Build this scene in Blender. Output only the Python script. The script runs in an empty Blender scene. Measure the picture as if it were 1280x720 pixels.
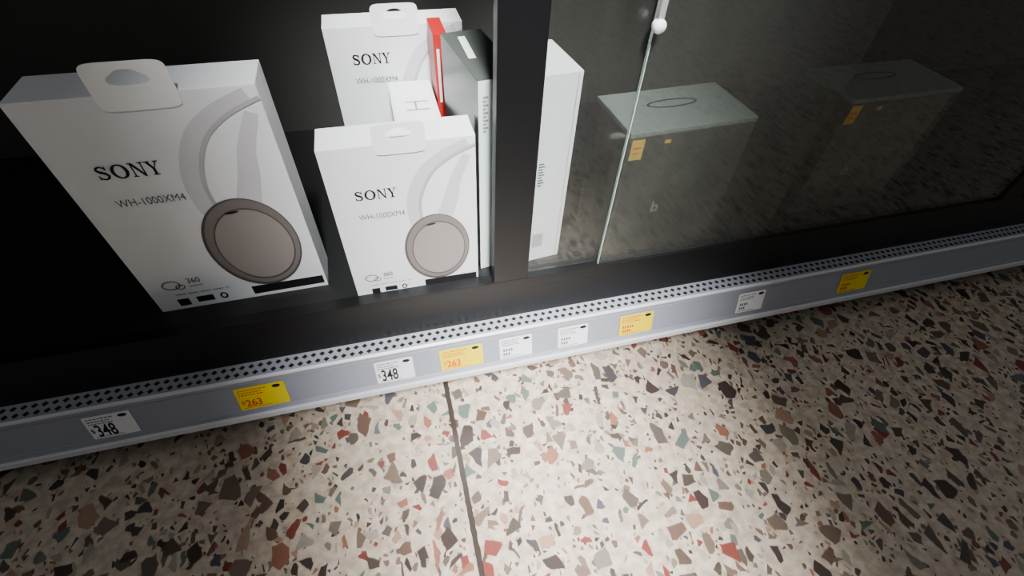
import bpy, bmesh, math, random
from mathutils import Matrix, Vector
random.seed(7)
scene=bpy.context.scene
col=scene.collection

# ---------------- materials ----------------
def lin(c):
    return tuple(((x/255)/12.92 if x/255<=0.04045 else ((x/255+0.055)/1.055)**2.4) for x in c)
MC={}
def mat(name,rgb,rough=0.5,metal=0.0,var=0.06,scale=40,spec=0.5,emit=0):
    if name in MC: return MC[name]
    m=bpy.data.materials.new(name); m.use_nodes=True
    nt=m.node_tree; b=nt.nodes['Principled BSDF']
    c=lin(rgb)
    tc=nt.nodes.new('ShaderNodeTexCoord'); n=nt.nodes.new('ShaderNodeTexNoise')
    n.inputs['Scale'].default_value=scale; n.inputs['Detail'].default_value=3
    nt.links.new(tc.outputs['Object'],n.inputs['Vector'])
    mx=nt.nodes.new('ShaderNodeMix'); mx.data_type='RGBA'
    mx.inputs[6].default_value=(*[x*(1-var) for x in c],1); mx.inputs[7].default_value=(*[min(1,x*(1+var)) for x in c],1)
    nt.links.new(n.outputs['Fac'],mx.inputs[0]); nt.links.new(mx.outputs[2],b.inputs['Base Color'])
    b.inputs['Roughness'].default_value=rough; b.inputs['Metallic'].default_value=metal
    b.inputs['Specular IOR Level'].default_value=spec
    MC[name]=m; return m
def glassmat(name,tint,base=.04,gain=.96,rough=0.02,opacity=0.0,fc=(60,62,60)):
    m=bpy.data.materials.new(name); m.use_nodes=True; nt=m.node_tree; nt.nodes.clear()
    out=nt.nodes.new('ShaderNodeOutputMaterial')
    tr=nt.nodes.new('ShaderNodeBsdfTransparent'); tr.inputs[0].default_value=(*tint,1)
    gl=nt.nodes.new('ShaderNodeBsdfGlossy'); gl.inputs['Roughness'].default_value=rough
    lw=nt.nodes.new('ShaderNodeLayerWeight'); lw.inputs[0].default_value=.5
    pw=nt.nodes.new('ShaderNodeMath'); pw.operation='POWER'; pw.inputs[1].default_value=4
    ma=nt.nodes.new('ShaderNodeMath'); ma.operation='MULTIPLY_ADD'; ma.inputs[1].default_value=gain; ma.inputs[2].default_value=base
    nt.links.new(lw.outputs['Facing'],pw.inputs[0]); nt.links.new(pw.outputs[0],ma.inputs[0])
    df=nt.nodes.new('ShaderNodeBsdfDiffuse'); df.inputs[0].default_value=(*lin(fc),1)
    nz=nt.nodes.new('ShaderNodeTexNoise'); nz.inputs['Scale'].default_value=9
    mu=nt.nodes.new('ShaderNodeMath'); mu.operation='MULTIPLY'; mu.inputs[1].default_value=opacity*2
    nt.links.new(nz.outputs['Fac'],mu.inputs[0])
    m1=nt.nodes.new('ShaderNodeMixShader'); m2=nt.nodes.new('ShaderNodeMixShader')
    nt.links.new(mu.outputs[0],m1.inputs[0]); nt.links.new(tr.outputs[0],m1.inputs[1]); nt.links.new(df.outputs[0],m1.inputs[2])
    nt.links.new(ma.outputs[0],m2.inputs[0]); nt.links.new(m1.outputs[0],m2.inputs[1]); nt.links.new(gl.outputs[0],m2.inputs[2])
    nt.links.new(m2.outputs[0],out.inputs[0]); return m

WHITE=mat('carton_white',(232,235,238),0.45,var=.02,scale=12)
WHITE2=mat('carton_cool_white',(216,232,226),0.4,var=.03,scale=8)
TABW=mat('tab_white',(245,247,246),0.3,var=.02)
INK=mat('ink_black',(14,14,18),0.4)
GREYINK=mat('ink_grey',(84,86,92),0.5)
LIGHTINK=mat('ink_pale_grey',(130,132,138),0.5)
BLACK=mat('black_frame',(14,15,17),0.42,var=.12,scale=25,spec=.35)
DECK=mat('black_deck',(16,17,18),0.55)
BACK=mat('dark_back_panel',(60,61,58),0.5,var=.2,scale=4)
RAIL=mat('rail_grey',(154,157,167),0.38,metal=.0,var=.05,scale=30)
RAILL=mat('rail_lip',(204,206,212),0.3,var=.04)
CHAN=mat('channel_grey',(142,146,158),0.3,var=.04)
HOLE=mat('hole_dark',(8,8,10),0.8)
TAGW=mat('tag_paper',(226,226,231),0.5,var=.02)
TAGY=mat('tag_yellow',(226,204,0),0.6,var=.03,spec=.15)
ORANGE=mat('ink_orange',(206,62,8),0.5)
CUP=mat('cup_print',(118,111,109),0.4,var=.05,scale=10)
CUPIN=mat('cup_inner_print',(144,137,134),0.4,var=.08,scale=14)
CUPRIM=mat('cup_rim_print',(80,75,74),0.4,var=.05)
BAND=mat('band_print',(202,201,206),0.4,var=.05,scale=20)
BANDD=mat('band_dark_print',(176,174,180),0.4)
GREENDK=mat('cover_dark_green',(34,44,40),0.25,var=.35,scale=7)
TOPDK=mat('cover_top',(72,78,74),0.35,var=.15,scale=10)
RED=mat('carton_red',(164,30,30),0.4)
GREYLID=mat('lid_grey',(122,128,126),0.35,var=.08,scale=18)
BGREY=mat('carton_grey',(112,107,99),0.45,var=.35,scale=60)
STICK=mat('sticker_yellow',(210,170,70),0.5)
EDGE=mat('glass_edge',(190,214,206),0.15,var=.05)
METAL=mat('lock_metal',(210,212,214),0.25,metal=.6)

# ---------------- mesh helpers ----------------
def link(o,parent=None):
    col.objects.link(o)
    if parent: o.parent=parent
    return o
def empty(name,loc,label,cat,group=None,rotz=0,rx=0):
    e=bpy.data.objects.new(name,None); e.empty_display_size=.03
    e.location=loc; e.rotation_euler=(rx,0,rotz); e["label"]=label; e["category"]=cat
    if group: e["group"]=group
    return link(e)
def mesh(name,vs,fs,mats,mi=None,parent=None,smooth=False):
    me=bpy.data.meshes.new(name); me.from_pydata(vs,[],fs)
    for m in (mats if isinstance(mats,(list,tuple)) else [mats]): me.materials.append(m)
    if mi:
        for p,i in zip(me.polygons,mi): p.material_index=i
    if smooth:
        for p in me.polygons: p.use_smooth=True
    me.update()
    return link(bpy.data.objects.new(name,me),parent)
def box(name,x0,x1,y0,y1,z0,z1,m,parent=None,bev=.001,faces=None):
    """faces: dict axis-> material for 'front','left','right','top'"""
    bm=bmesh.new()
    bmesh.ops.create_cube(bm,size=1)
    for v in bm.verts:
        v.co=Vector(((x0+x1)/2+v.co.x*(x1-x0),(y0+y1)/2+v.co.y*(y1-y0),(z0+z1)/2+v.co.z*(z1-z0)))
    if bev: bmesh.ops.bevel(bm,geom=bm.edges[:],offset=bev,segments=2,affect='EDGES',profile=.7)
    me=bpy.data.meshes.new(name); me.materials.append(m)
    keys={}
    if faces:
        for k,mm in faces.items(): keys[k]=len(me.materials); me.materials.append(mm)
        bm.normal_update()
        for f in bm.faces:
            n=f.normal
            for k,d in (('front',(0,-1,0)),('left',(-1,0,0)),('right',(1,0,0)),('top',(0,0,1))):
                if k in keys and n.dot(Vector(d))>.75: f.material_index=keys[k]
    bm.to_mesh(me); bm.free()
    return link(bpy.data.objects.new(name,me),parent)
def polys2d(name,polys,m,parent,y=-.0005,to3=None,mi=None):
    """list of 2d polygons drawn on the local XZ plane (front print)"""
    vs=[];fs=[]
    for p in polys:
        b=len(vs)
        for (a,c) in p: vs.append(to3(a,c) if to3 else (a,y,c))
        fs.append(list(range(b,b+len(p))))
    return mesh(name,vs,fs,m,mi,parent)
def ellipse(cx,cy,rx,ry,n=48,rot=0):
    out=[]
    for i in range(n):
        a=2*math.pi*i/n; x=rx*math.cos(a); y=ry*math.sin(a)
        out.append((cx+x*math.cos(rot)-y*math.sin(rot),cy+x*math.sin(rot)+y*math.cos(rot)))
    return out
def ringpolys(o,i):
    n=len(o); return [[o[k],o[(k+1)%n],i[(k+1)%n],i[k]] for k in range(n)]
def strip(pts,w):
    """thick polyline -> quads"""
    L=[];R=[]
    for k,p in enumerate(pts):
        a=pts[max(0,k-1)]; b=pts[min(len(pts)-1,k+1)]
        dx,dy=b[0]-a[0],b[1]-a[1]; l=math.hypot(dx,dy) or 1
        nx,ny=-dy/l,dx/l; ww=w[k] if isinstance(w,(list,tuple)) else w
        L.append((p[0]+nx*ww/2,p[1]+ny*ww/2)); R.append((p[0]-nx*ww/2,p[1]-ny*ww/2))
    return [[L[k],L[k+1],R[k+1],R[k]] for k in range(len(pts)-1)]
def spline(pts,n=6):
    out=[]
    for i in range(len(pts)-1):
        p0=pts[max(0,i-1)];p1=pts[i];p2=pts[i+1];p3=pts[min(len(pts)-1,i+2)]
        for k in range(n):
            t=k/n
            out.append(tuple(.5*((2*p1[j])+(-p0[j]+p2[j])*t+(2*p0[j]-5*p1[j]+4*p2[j]-p3[j])*t*t+(-p0[j]+3*p1[j]-3*p2[j]+p3[j])*t**3) for j in range(len(p1))))
    out.append(pts[-1]); return out
def text(name,s,size,m,parent,x,z,y=-.0006,align='LEFT',flat=False,sx=1.0,bold=0.0):
    cu=bpy.data.curves.new(name,'FONT'); cu.body=s; cu.size=size; cu.align_x=align; cu.offset=bold
    cu.resolution_u=3
    t=bpy.data.objects.new(name+'_tmp',cu); col.objects.link(t)
    bpy.context.view_layer.update()
    me=bpy.data.meshes.new_from_object(t.evaluated_get(bpy.context.evaluated_depsgraph_get()))
    bpy.data.objects.remove(t)
    for v in me.vertices:
        a,b=v.co.x*sx,v.co.y
        v.co=(x+a,z+b,-y) if flat else (x+a,y,z+b)
    me.materials.clear(); me.materials.append(m); me.name=name
    return link(bpy.data.objects.new(name,me),parent)

def logo_polys(x0,z0,h,w):
    """serif four letter wordmark: S O N Y, letter cell widths relative"""
    P=[]
    def add(ps,ox,cw):
        for p in ps: P.append([(x0+(ox+a*cw)*w, z0+b*h) for a,b in p])
    cl=[(.80,.70),(.74,.84),(.5,.95),(.27,.88),(.2,.73),(.32,.6),(.5,.53),(.70,.44),(.82,.28),(.72,.11),(.48,.04),(.24,.13),(.17,.30)]
    wd=[.08,.11,.10,.15,.2,.2,.2,.2,.2,.15,.10,.11,.08]
    S=strip(cl,wd)+[[(.76,.66),(.84,.66),(.84,.99),(.78,.99)],[(.14,.01),(.20,.01),(.22,.34),(.14,.34)]]
    add(S,0,.23)
    o=ellipse(.5,.5,.47,.52,32); i=ellipse(.5,.5,.27,.42,32)
    add(ringpolys(o,i),.235,.28)
    N=[[(.12,0),(.22,0),(.22,1),(.12,1)],[(.78,0),(.88,0),(.88,1),(.78,1)],[(.08,1),(.30,1),(.92,0),(.74,0)],
       [(0,.93),(.3,.93),(.3,1),(0,1)],[(0,0),(.34,0),(.34,.07),(0,.07)],[(.66,.93),(1,.93),(1,1),(.66,1)]]
    add(N,.535,.235)
    Y=[[(.40,0),(.60,0),(.60,.5),(.40,.5)],[(.05,1),(.30,1),(.60,.45),(.42,.42)],[(.78,1),(.90,1),(.60,.5),(.5,.42)],
       [(0,.93),(.4,.93),(.4,1),(0,1)],[(.64,.93),(1,.93),(1,1),(.64,1)],[(.26,0),(.74,0),(.74,.07),(.26,.07)]]
    add(Y,.785,.215)
    return P

def hang_tab(parent,cx,z0,w=.062,h=.042,y=-.0012):
    n=48
    def rr(k):
        a=2*math.pi*k/n; c,s=math.cos(a),math.sin(a); e=.28
        return (cx+math.copysign(abs(c)**e,c)*w/2, z0+h/2+math.copysign(abs(s)**e,s)*h/2)
    def sl(k):
        a=2*math.pi*k/n; c,s=math.cos(a),math.sin(a)
        r=1+.9*max(0,math.sin(a))**8
        return (cx+math.copysign(abs(c)**.6,c)*w*.25, z0+h*.64+math.copysign(abs(s)**.8,s)*h*.11*r)
    o=[rr(k) for k in range(n)]; i=[sl(k) for k in range(n)]
    ob=polys2d('hang_tab',ringpolys(o,i),TABW,parent,y=y)
    md=ob.modifiers.new('thick','SOLIDIFY'); md.thickness=.0008
    ob["label"]="white plastic hanging tab with a slotted hole"
    return ob

def empty_child(name,parent):
    e=bpy.data.objects.new(name,None); e.empty_display_size=.01
    return link(e,parent)
def headphone_box(loc,s,label,rotz=0,tab=True,group="boxed wireless headphones",cup=(.1275,.082,.047,.063),ldz=0,tdz=0,depth=.05,bandx=1):
    W,H,D=.187*s,.257*s,depth*s
    e=empty('headphone_box',loc,label,'headphone box',group,rotz)
    box('carton_body',0,W,0,D,0,H,WHITE,e,.0012*s)
    polys2d('brand_wordmark',logo_polys(.03*s,(.181+ldz)*s,.0145*s,.053*s),INK,e,y=-.0006)
    text('model_text','WH-1000XM4',.0122*s,GREYINK,e,.030*s,(.150+tdz)*s,sx=.80)
    cx,cz,rx,rz=[v*s for v in cup]
    pic=empty_child('headphone_picture',e)
    f=bandx
    band=spline([(cx-.018*s,cz+.030*s),(cx-.026*s,cz+.062*s),(cx-.024*s,cz+.095*s),(cx-.008*s*f,cz+.130*s),(cx+.018*s*f,cz+.152*s),(min(cx+.05*s,W-.004*s),cz+.166*s)])
    n=len(band)
    polys2d('headband_print',strip(band,[.018*s-.004*s*i/n for i in range(n)]),BAND,pic,y=-.0005)
    polys2d('headband_lining_print',strip([(a+.009*s,b-.003*s) for a,b in band],[.004*s]*n),BANDD,pic,y=-.0008)
    arm=spline([(cx+.010*s,cz+.045*s),(cx+.024*s,cz+.085*s),(cx+.032*s,cz+.115*s),(min(cx+.048*s,W-.004*s),cz+.15*s)])
    n2=len(arm)
    polys2d('far_arm_print',strip(arm,[.024*s-.014*s*i/n2 for i in range(n2)]),BAND,pic,y=-.00065)
    polys2d('ear_cup_rim',[ellipse(cx,cz,rx,rz,56)],CUPRIM,pic,y=-.0010)
    polys2d('ear_cup_shell',[ellipse(cx+.001*s,cz+.001*s,rx*.95,rz*.96,56)],CUP,pic,y=-.0013)
    polys2d('ear_cup_groove',ringpolys(ellipse(cx+.002*s,cz-.001*s,rx*.82,rz*.82,56),ellipse(cx+.002*s,cz-.001*s,rx*.79,rz*.79,56)),CUPRIM,pic,y=-.0018)
    polys2d('ear_cup_disc',[ellipse(cx+.002*s,cz-.001*s,rx*.79,rz*.79,56)],CUPIN,pic,y=-.0016)
    polys2d('ear_cup_mark',[ellipse(cx-.006*s,cz+rz*.74,.007*s,.0015*s,16,.1)],INK,pic,y=-.0020)
    cl=ringpolys(ellipse(.026*s,.040*s,.0095*s,.007*s,20),ellipse(.026*s,.040*s,.0080*s,.0055*s,20))
    polys2d('cloud_mark',cl+ringpolys(ellipse(.034*s,.036*s,.005*s,.004*s,20),ellipse(.034*s,.036*s,.0038*s,.0028*s,20)),GREYINK,e)
    text('audio_mark','360',.011*s,GREYINK,e,.043*s,.040*s,sx=.85,bold=.0002*s)
    bars=[]
    for k in range(9): bars.append([(.043*s+k*.0016*s,.0345*s),(.044*s+k*.0016*s,.0345*s),(.044*s+k*.0016*s,.0365*s),(.043*s+k*.0016*s,.0365*s)])
    for k in range(26):
        if k%6!=5: bars.append([(.024*s+k*.0022*s,.0235*s),(.0256*s+k*.0022*s,.0235*s),(.0256*s+k*.0022*s,.0252*s),(.024*s+k*.0022*s,.0252*s)])
    polys2d('fine_print',bars,LIGHTINK,e)
    polys2d('black_label_strip',[[(.103*s,.006*s),(.184*s,.006*s),(.184*s,.019*s),(.103*s,.019*s)]],INK,e)
    ic=[[(.022*s,.006*s),(.034*s,.006*s),(.034*s,.017*s),(.022*s,.017*s)],[(.042*s,.008*s),(.060*s,.008*s),(.060*s,.017*s),(.042*s,.017*s)]]
    ic+=ringpolys(ellipse(.071*s,.0125*s,.0042*s,.0050*s,20),ellipse(.071*s,.0125*s,.0022*s,.003*s,20))
    polys2d('certification_marks',ic,INK,e)
    if tab: hang_tab(e,.096*s,H-.014*s,.062*s,.040*s)
    return e

Z0=.2725
# ---------------- floor (terrazzo) ----------------
fm=bpy.data.materials.new('terrazzo'); fm.use_nodes=True; nt=fm.node_tree; N=nt.nodes; L=nt.links
bs=N['Principled BSDF']
tc=N.new('ShaderNodeTexCoord')
def M(op,a,b=None,clamp=False):
    n=N.new('ShaderNodeMath'); n.operation=op; n.use_clamp=clamp
    for i,v in enumerate((a,b)):
        if v is None: continue
        if isinstance(v,(int,float)): n.inputs[i].default_value=v
        else: L.new(v,n.inputs[i])
    return n.outputs[0]
def mixc(f,a,b):
    n=N.new('ShaderNodeMix'); n.data_type='RGBA'; L.new(f,n.inputs[0])
    for i,v in ((6,a),(7,b)):
        if isinstance(v,tuple): n.inputs[i].default_value=(*v,1)
        else: L.new(v,n.inputs[i])
    return n.outputs[2]
nz=N.new('ShaderNodeTexNoise'); nz.inputs['Scale'].default_value=45; nz.inputs['Detail'].default_value=1.5
L.new(tc.outputs['Object'],nz.inputs['Vector'])
vm=N.new('ShaderNodeVectorMath'); vm.operation='MULTIPLY_ADD'
L.new(nz.outputs['Color'],vm.inputs[0]); vm.inputs[1].default_value=(.009,.009,0); L.new(tc.outputs['Object'],vm.inputs[2])
stones=[(74,62,58),(104,94,86),(124,106,92),(158,106,88),(80,76,78),(138,72,64),(136,128,114),(86,76,68),(180,146,122),(106,120,112),(116,92,80),(170,162,148),(90,90,98),(130,112,100),(98,82,72),(74,66,62)]
def layer(base,scale,off,thr,trand,prob,rot):
    mp=N.new('ShaderNodeMapping'); mp.inputs['Location'].default_value=off; mp.inputs['Rotation'].default_value=(0,0,rot)
    mp.inputs['Scale'].default_value=(1,.8,1)
    L.new(vm.outputs[0],mp.inputs[0])
    v1=N.new('ShaderNodeTexVoronoi'); v1.voronoi_dimensions='2D'; v1.inputs['Scale'].default_value=scale
    v2=N.new('ShaderNodeTexVoronoi'); v2.voronoi_dimensions='2D'; v2.feature='DISTANCE_TO_EDGE'; v2.inputs['Scale'].default_value=scale
    L.new(mp.outputs[0],v1.inputs['Vector']); L.new(mp.outputs[0],v2.inputs['Vector'])
    sp=N.new('ShaderNodeSeparateColor'); L.new(v1.outputs['Color'],sp.inputs[0])
    th=M('ADD',M('MULTIPLY',sp.outputs[2],trand),thr)
    d=M('MULTIPLY',M('SUBTRACT',v2.outputs['Distance'],th),20,True)
    msk=M('MULTIPLY',d,M('LESS_THAN',sp.outputs[0],prob))
    cr=N.new('ShaderNodeValToRGB'); cr.color_ramp.interpolation='CONSTANT'
    els=cr.color_ramp.elements
    while len(els)<len(stones): els.new(.5)
    for i,c in enumerate(stones):
        els[i].position=i/len(stones); els[i].color=(*lin(c),1)
    L.new(sp.outputs[1],cr.inputs[0])
    vn=N.new('ShaderNodeTexNoise'); vn.inputs['Scale'].default_value=160; L.new(tc.outputs['Object'],vn.inputs['Vector'])
    dk=N.new('ShaderNodeMix'); dk.data_type='RGBA'; dk.blend_type='MULTIPLY'; dk.inputs[0].default_value=.3
    L.new(cr.outputs[0],dk.inputs[6]); L.new(vn.outputs['Fac'],dk.inputs[7])
    return mixc(msk,base,dk.outputs[2])
bn=N.new('ShaderNodeTexNoise'); bn.inputs['Scale'].default_value=60; bn.inputs['Detail'].default_value=6; L.new(tc.outputs['Object'],bn.inputs['Vector'])
br=N.new('ShaderNodeValToRGB'); br.color_ramp.elements[0].position=.36; br.color_ramp.elements[0].color=(*lin((180,162,144)),1)
br.color_ramp.elements[1].position=.64; br.color_ramp.elements[1].color=(*lin((212,198,178)),1)
L.new(bn.outputs['Fac'],br.inputs[0])
c=br.outputs[0]
c=layer(c,110,(3,1,0),.12,.25,.30,.3)
c=layer(c,60,(7,2,0),.10,.20,.36,1.1)
c=layer(c,35,(1,5,0),.09,.22,.50,2.0)
sx=N.new('ShaderNodeSeparateXYZ'); L.new(tc.outputs['Object'],sx.inputs[0])
jn=N.new('ShaderNodeTexNoise'); jn.inputs['Scale'].default_value=60; L.new(tc.outputs['Object'],jn.inputs['Vector'])
wob=M('MULTIPLY',M('SUBTRACT',jn.outputs['Fac'],.5),.004)
jd=M('ABSOLUTE',M('SUBTRACT',M('ADD',sx.outputs[0],wob),.027))
jm=M('LESS_THAN',jd,.0046)
c=mixc(jm,c,lin((62,54,48)))
L.new(c,bs.inputs['Base Color']); bs.inputs['Roughness'].default_value=.3; bs.inputs['Specular IOR Level'].default_value=.5
fl=mesh('floor',[(-3,-3,0),(4,-3,0),(4,2,0),(-3,2,0)],[(0,1,2,3)],fm)
fl["kind"]="structure"

# ---------------- display case ----------------
XL,XR=-1.3,2.3
case=empty('display_case',(0,0,0),"black framed display case with sliding glass doors",'display case')
box('deck',XL,XR,0.0,.52,.25,Z0,DECK,case,.001)
box('back_panel',XL,XR,.52,.54,.02,1.4,BACK,case,.001)
box('top_panel',XL,XR,-.02,.54,1.4,1.43,BLACK,case,.002)
box('kick_plate',XL,XR,.06,.08,0.0,.25,HOLE,case,.001)
for a,b in ((XL-.02,XL),(XR,XR+.02)): box('end_panel',a,b,-.02,.54,0,1.43,BLACK,case,.001)
box('bottom_frame',XL,XR,-.020,0.0,.188,.279,BLACK,case,.0015)
box('door_track',XL,XR,-.0225,-.0185,.262,.2815,BLACK,case,.0008)
for a,b in ((.121,.176),(1.16,1.215),(-.86,-.805)): box('post',a,b,-.022,-.003,.279,1.4,BLACK,case,.0015)
GL=glassmat('clear_glass',(.96,.975,.965),.055,.7,.01,.035,(150,150,144))
def door(x0,x1,y0):
    d=empty_child('sliding_door',case)
    box('glass_pane',x0,x1,y0,y0+.005,.2815,1.39,GL,d,0)
    box('glass_edge',x0-.0010,x0,y0,y0+.005,.2815,1.39,EDGE,d,0)
    return d
door(.178,.62,-.010)
d2=door(.299,1.16,-.0175)
vs=[];fs=[];n=24
prof=[(0,.0065),(.004,.0075),(.008,.0075),(.0105,.005),(.0115,.0)]
for a,r in prof:
    for k in range(n):
        t=2*math.pi*k/n; vs.append((.300+r*math.cos(t),-.018-a,.650+r*math.sin(t)))
for i in range(len(prof)-1):
    for k in range(n): fs.append((i*n+k,i*n+(k+1)%n,(i+1)*n+(k+1)%n,(i+1)*n+k))
mesh('door_lock',vs,fs,TABW,None,d2,True)
box('lock_bar',.297,.304,-.024,-.0185,.650,.80,METAL,d2,.001)

# ---------------- shelf rail ----------------
rail=empty('shelf_edge_rail',(0,0,0),"grey metal shelf edge with perforated ledge and price label channel",'shelf rail')
def sweep(name,prof,m,x0=XL,x1=XR,parent=rail):
    n=len(prof); vs=[(x0,y,z) for y,z in prof]+[(x1,y,z) for y,z in prof]
    fs=[(k,(k+1)%n,n+(k+1)%n,n+k) for k in range(n)]+[tuple(range(n))[::-1],tuple(range(n,2*n))]
    return mesh(name,vs,fs,m,None,parent)
sweep('rail_face',[(-.020,.1885),(-.047,.1885),(-.0505,.1915),(-.0535,.1895),(-.0535,.184),(-.0515,.1815),(-.0685,.1225),(-.072,.1225),(-.0745,.119),(-.0745,.110),(-.068,.108),(-.060,.114),(-.046,.170),(-.020,.180)],RAIL)
sweep('bottom_lip',[(-.0726,.1232),(-.0752,.1195),(-.0756,.1095),(-.0700,.1060),(-.0690,.1078),(-.0742,.1105),(-.0742,.1188)],RAILL)
sweep('top_lip',[(-.0500,.1922),(-.0540,.1900),(-.0540,.1875),(-.0500,.1900)],RAILL)
def onface(t,off):
    y=-.0515+(-.017)*t; z=.1815-.059*t
    return (y-.96*off,z+.28*off)
sweep('label_channel',[onface(.06,.0),onface(.06,.0012),onface(.09,.0004),onface(.90,.0004),onface(.93,.0016),onface(.96,.0)],CHAN)
vs=[];fs=[]
vs+= [(XL,-.0465,.1888),(XR,-.0465,.1888),(XR,-.0203,.1888),(XL,-.0203,.1888)]; fs.append((0,1,2,3)); mi=[0]
x=XL+.01;k=0
while x<XR-.01:
    yy=-.0405 if k%2==0 else -.0285
    b=len(vs); r=.0048
    vs+= [(x-r,yy,.1891),(x,yy-r*.9,.1891),(x+r,yy,.1891),(x,yy+r*.9,.1891)]; fs.append((b,b+1,b+2,b+3)); mi.append(1)
    x+=.0066; k+=1
mesh('perforated_ledge',vs,fs,[RAIL,HOLE],mi,rail)

# ---------------- price tags ----------------
A=math.acos(.281)
def tag(x,w,yellow,num,label,h=.044,small=True,tilt=0):
    m=TAGY if yellow else TAGW; ink=ORANGE if yellow else INK
    n=6;r=.002;pts=[]
    for cx,cy,a0 in ((w/2-r,h/2-r,0),(-w/2+r,h/2-r,90),(-w/2+r,-h/2+r,180),(w/2-r,-h/2+r,270)):
        for k in range(n+1):
            a=math.radians(a0+90*k/n); pts.append((cx+r*math.cos(a),cy+r*math.sin(a)))
    N_=len(pts); th=.0006
    vs=[(a,b,0) for a,b in pts]+[(a,b,th) for a,b in pts]
    fs=[tuple(range(N_))[::-1],tuple(range(N_,2*N_))]+[(k,(k+1)%N_,N_+(k+1)%N_,N_+k) for k in range(N_)]
    o=mesh('price_tag',vs,fs,m)
    y,z=onface(.5,.0014); o.location=(x,y,z); o.rotation_euler=(A,tilt,0)
    o["label"]=label; o["category"]="price tag"; o["group"]="price tags along the shelf edge"
    T=lambda a,b:(a,b,th+.0003)
    q=lambda a,b,c_,d:[(a,b),(c_,b),(c_,d),(a,d)]
    bars=[]; L0=-w/2+.004
    for row,(yy,wd) in enumerate(((h/2-.006,.55),(h/2-.011,.45),(h/2-.0155,.5))):
        xx=L0
        while xx<L0+w*wd:
            ww=random.uniform(.002,.005); bars.append(q(xx,yy,xx+ww,yy+.0019)); xx+=ww+.0012
    if not num:
        for yy,wd,hh in ((-h/2+.016,.32,.0055),(-h/2+.007,.26,.006)):
            xx=L0+.002
            while xx<L0+w*wd:
                bars.append(q(xx,yy,xx+.003,yy+hh)); xx+=.0046
    bars.append(q(L0,-h/2+.003,L0+w*.6,-h/2+.004))
    polys2d('fine_print',bars,ORANGE if yellow else GREYINK,o,to3=T)
    pill=[(w*.33+a,h/2-.006+b) for a,b in ellipse(0,0,.0062,.0032,20)]
    polys2d('dark_mark',[pill],INK,o,to3=T)
    if num:
        if yellow:
            text('price_text',num,.019,ink,o,L0+.006,-h/2+.0065,y=-(th+.0003),flat=True,sx=.85,bold=.0005)
            text('price_symbol','$',.010,ink,o,L0,-h/2+.012,y=-(th+.0006),flat=True)
        else:
            text('price_text',num,.033,ink,o,L0+.004,-h/2+.004,y=-(th+.0003),flat=True,sx=.55,bold=.0006)
            text('price_symbol','$',.011,ink,o,L0-.002,-h/2+.013,y=-(th+.0006),flat=True)
    return o
tag(-.055,.062,False,'348',"white paper price tag with black digits beside a yellow tag")
tag(.057,.073,True,'263',"yellow price tag with orange digits between two white tags")
tag(.152,.058,False,None,"small white price tag with faded grey print")
tag(.257,.056,False,None,"small white price tag with faded grey print")
tag(.380,.066,True,None,"yellow price tag with orange print beside clear glass door")
tag(-.47,.062,False,'348',"white paper price tag in dim light near a yellow tag")
tag(-.26,.073,True,'263',"yellow price tag in dim light below headphone carton")
tag(.62,.058,False,None,"small white price tag in dim light")
tag(.86,.070,True,None,"yellow price tag in dim light below dark glass")

# ---------------- boxes ----------------
headphone_box((-.0865,.0,Z0),1.0,"white headphone carton with printed ear cup, at case front")
headphone_box((-.072,.28,Z0),1.12,"white headphone carton standing deep inside the case",ldz=.026,tdz=.030)
headphone_box((-.365,.035,Z0),1.25,"larger white headphone carton standing in shade beside another",rotz=math.radians(1))

e=empty('narrow_carton',(.010,.085,Z0),"narrow white carton turned sideways between two headphone boxes",'carton')
box('carton_body',0,.068,0,.185,0,.205,WHITE2,e,.001)
mesh('top_flap',[(.004,.02,.2054),(.064,.02,.2054),(.064,.165,.2062),(.004,.165,.2062)],[(0,1,2,3)],WHITE,None,e)
def topq(a,b,c_,d,z=.2066): return [(a,b,z),(c_,b,z),(c_,d,z),(a,d,z)]
vs=topq(.02,.085,.055,.0875)+topq(.02,.11,.055,.1125)+topq(.034,.0875,.037,.11)
mesh('flap_seam',vs,[(0,1,2,3),(4,5,6,7),(8,9,10,11)],LIGHTINK,None,e)

e=empty('tall_carton',(.109,.022,Z0),"tall carton with dark green cover and white spine behind black post",'carton',rotz=math.radians(8))
box('carton_body',0,.058,0,.15,0,.312,WHITE2,e,.001,faces={'left':GREENDK,'top':TOPDK})
bars=[]
for k in range(10): bars.append([(.006,.245+.005*k),(.010+.003*(k%2),.245+.005*k),(.010+.003*(k%2),.2475+.005*k),(.006,.2475+.005*k)])
polys2d('spine_print',bars,LIGHTINK,e)
mesh('cover_print',[(-.0006,.03,.20),(-.0006,.10,.20),(-.0006,.10,.207),(-.0006,.03,.207),(-.0006,.03,.18),(-.0006,.07,.18),(-.0006,.07,.185),(-.0006,.03,.185)],[(0,1,2,3),(4,5,6,7)],LIGHTINK,None,e)
mesh('top_card',[(.01,.06,.3126),(.02,.06,.3126),(.028,.13,.3126),(.018,.13,.3126)],[(0,1,2,3)],TABW,None,e)
e=empty('tall_carton',(.184,.022,Z0),"tall plain white carton with fine side print next to black post",'carton',rotz=math.radians(6))
box('carton_body',0,.060,0,.10,0,.312,WHITE,e,.001)
polys2d('panel_edge',[[(.0535,.003),(.0542,.003),(.0542,.309),(.0535,.309)]],LIGHTINK,e)
bars=[]
for k in range(9): bars.append([(.010,.150+.0045*k),(.010+.006+.004*((k*5)%3)/2,.150+.0045*k),(.016+.004*((k*5)%3)/2,.1522+.0045*k),(.010,.1522+.0045*k)])
polys2d('side_print',bars,GREYINK,e)
bars=[]
for k in range(14): bars.append([(.010,.03+.002*k),(.028,.03+.002*k),(.028,.0308+.002*k),(.010,.0308+.002*k)])
polys2d('barcode_print',bars,GREYINK,e)
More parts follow.
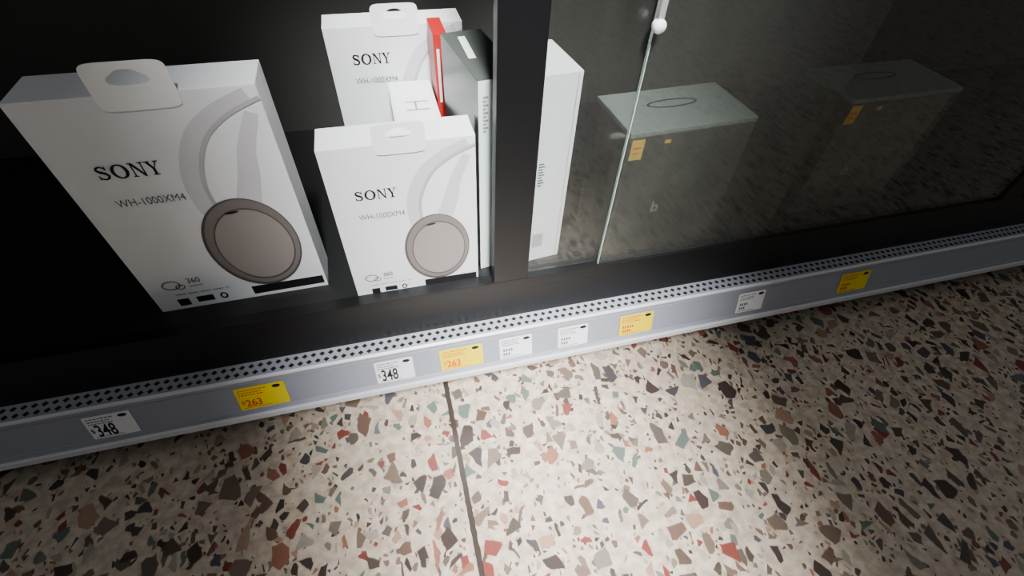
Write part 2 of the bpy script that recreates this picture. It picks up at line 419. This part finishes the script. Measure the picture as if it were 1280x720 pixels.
box('white_clip',.056,.098,.080,.086,.154,.162,TABW,e,.002)
e=empty('red_carton',(.081,.200,Z0),"narrow red carton standing behind the dark cover carton",'carton')
box('carton_body',0,.020,0,.065,0,.300,RED,e,.001)
polys2d('front_print',[[(.004,.20),(.008,.20),(.008,.28),(.004,.28)]],WHITE,e)

KEEP=glassmat('clear_plastic',(.90,.9,.89),.05,.6,.08,.12,(160,157,149))
def keeper(x,y,label,w=.205,rot=0):
    e=empty('security_box',(x,y,Z0),label,'security box',"clear security boxes",rot)
    H=.232;D=.112
    box('inner_carton',.006,w-.006,.006,D-.006,.002,H-.012,BGREY,e,.001)
    box('lid',0,w,0,D,H-.008,H,GREYLID,e,.002)
    box('clear_shell',0,w,0,D,0,H-.008,KEEP,e,.0015)
    pts=ellipse(.10,.066,.042,.012,24)
    o=ringpolys(pts,ellipse(.10,.066,.038,.009,24))
    polys2d('lid_slot',o,INK,e,to3=lambda a,b:(a,b,H+.0004))
    polys2d('yellow_sticker',[[(.004,.190),(.024,.190),(.024,.222),(.004,.222)]],STICK,e,y=-.0006)
    polys2d('sticker_print',[[(.007,.208),(.020,.208),(.020,.210),(.007,.210)],[(.007,.200),(.018,.200),(.018,.2015),(.007,.2015)]],ORANGE,e,y=-.0009)
    polys2d('small_sticker',[[(.056,.210),(.066,.210),(.066,.216),(.056,.216)]],STICK,e,y=-.0006)
    text('logo_letter','b',.030,LIGHTINK,e,.066,.086,y=-.0008,bold=.0004)
    return e
keeper(.315,.003,"grey boxed headphones in clear security case with yellow sticker",rot=math.radians(3))
keeper(.70,.03,"grey boxed headphones in clear security case in dim light",w=.22,rot=math.radians(1))

# ---------------- lights ----------------
def area(name,loc,target,sx_,sy_,e,color,spread=math.pi):
    l=bpy.data.lights.new(name,'AREA'); l.shape='RECTANGLE'; l.size=sx_; l.size_y=sy_; l.energy=e; l.color=color; l.spread=spread
    o=bpy.data.objects.new(name,l); o.location=loc
    d=Vector(target)-Vector(loc); o.rotation_euler=d.to_track_quat('-Z','Y').to_euler(); col.objects.link(o); return o
area('added_centre_beam',(.17,-1.40,2.6),(.17,-.03,.25),.48,1.3,11,(1,.99,.98),math.radians(12))  # added narrow beam, no such fixture: brightens the middle, leaves the sides dim
area('ceiling_light',(.15,-1.2,2.9),(.15,.1,0),1.2,1.0,7,(.97,.99,1))
w=bpy.data.worlds.new('World'); scene.world=w; w.use_nodes=True
w.node_tree.nodes['Background'].inputs[0].default_value=(.88,.88,.87,1); w.node_tree.nodes['Background'].inputs[1].default_value=.11

# ---------------- camera ----------------
X=Vector((.9673,.1627,-.1944)).normalized(); Z=Vector((.0371,.6685,.7428)).normalized()
Y=Z.cross(X).normalized(); Z=X.cross(Y)
R=Matrix((X,Y,Z)).to_4x4()
cd=bpy.data.cameras.new('camera'); cd.sensor_width=36; cd.lens=16.875; cd.clip_start=.01
cam=bpy.data.objects.new('camera',cd); cam.matrix_world=Matrix.Translation((0,-.52,.84))@R
col.objects.link(cam); scene.camera=cam
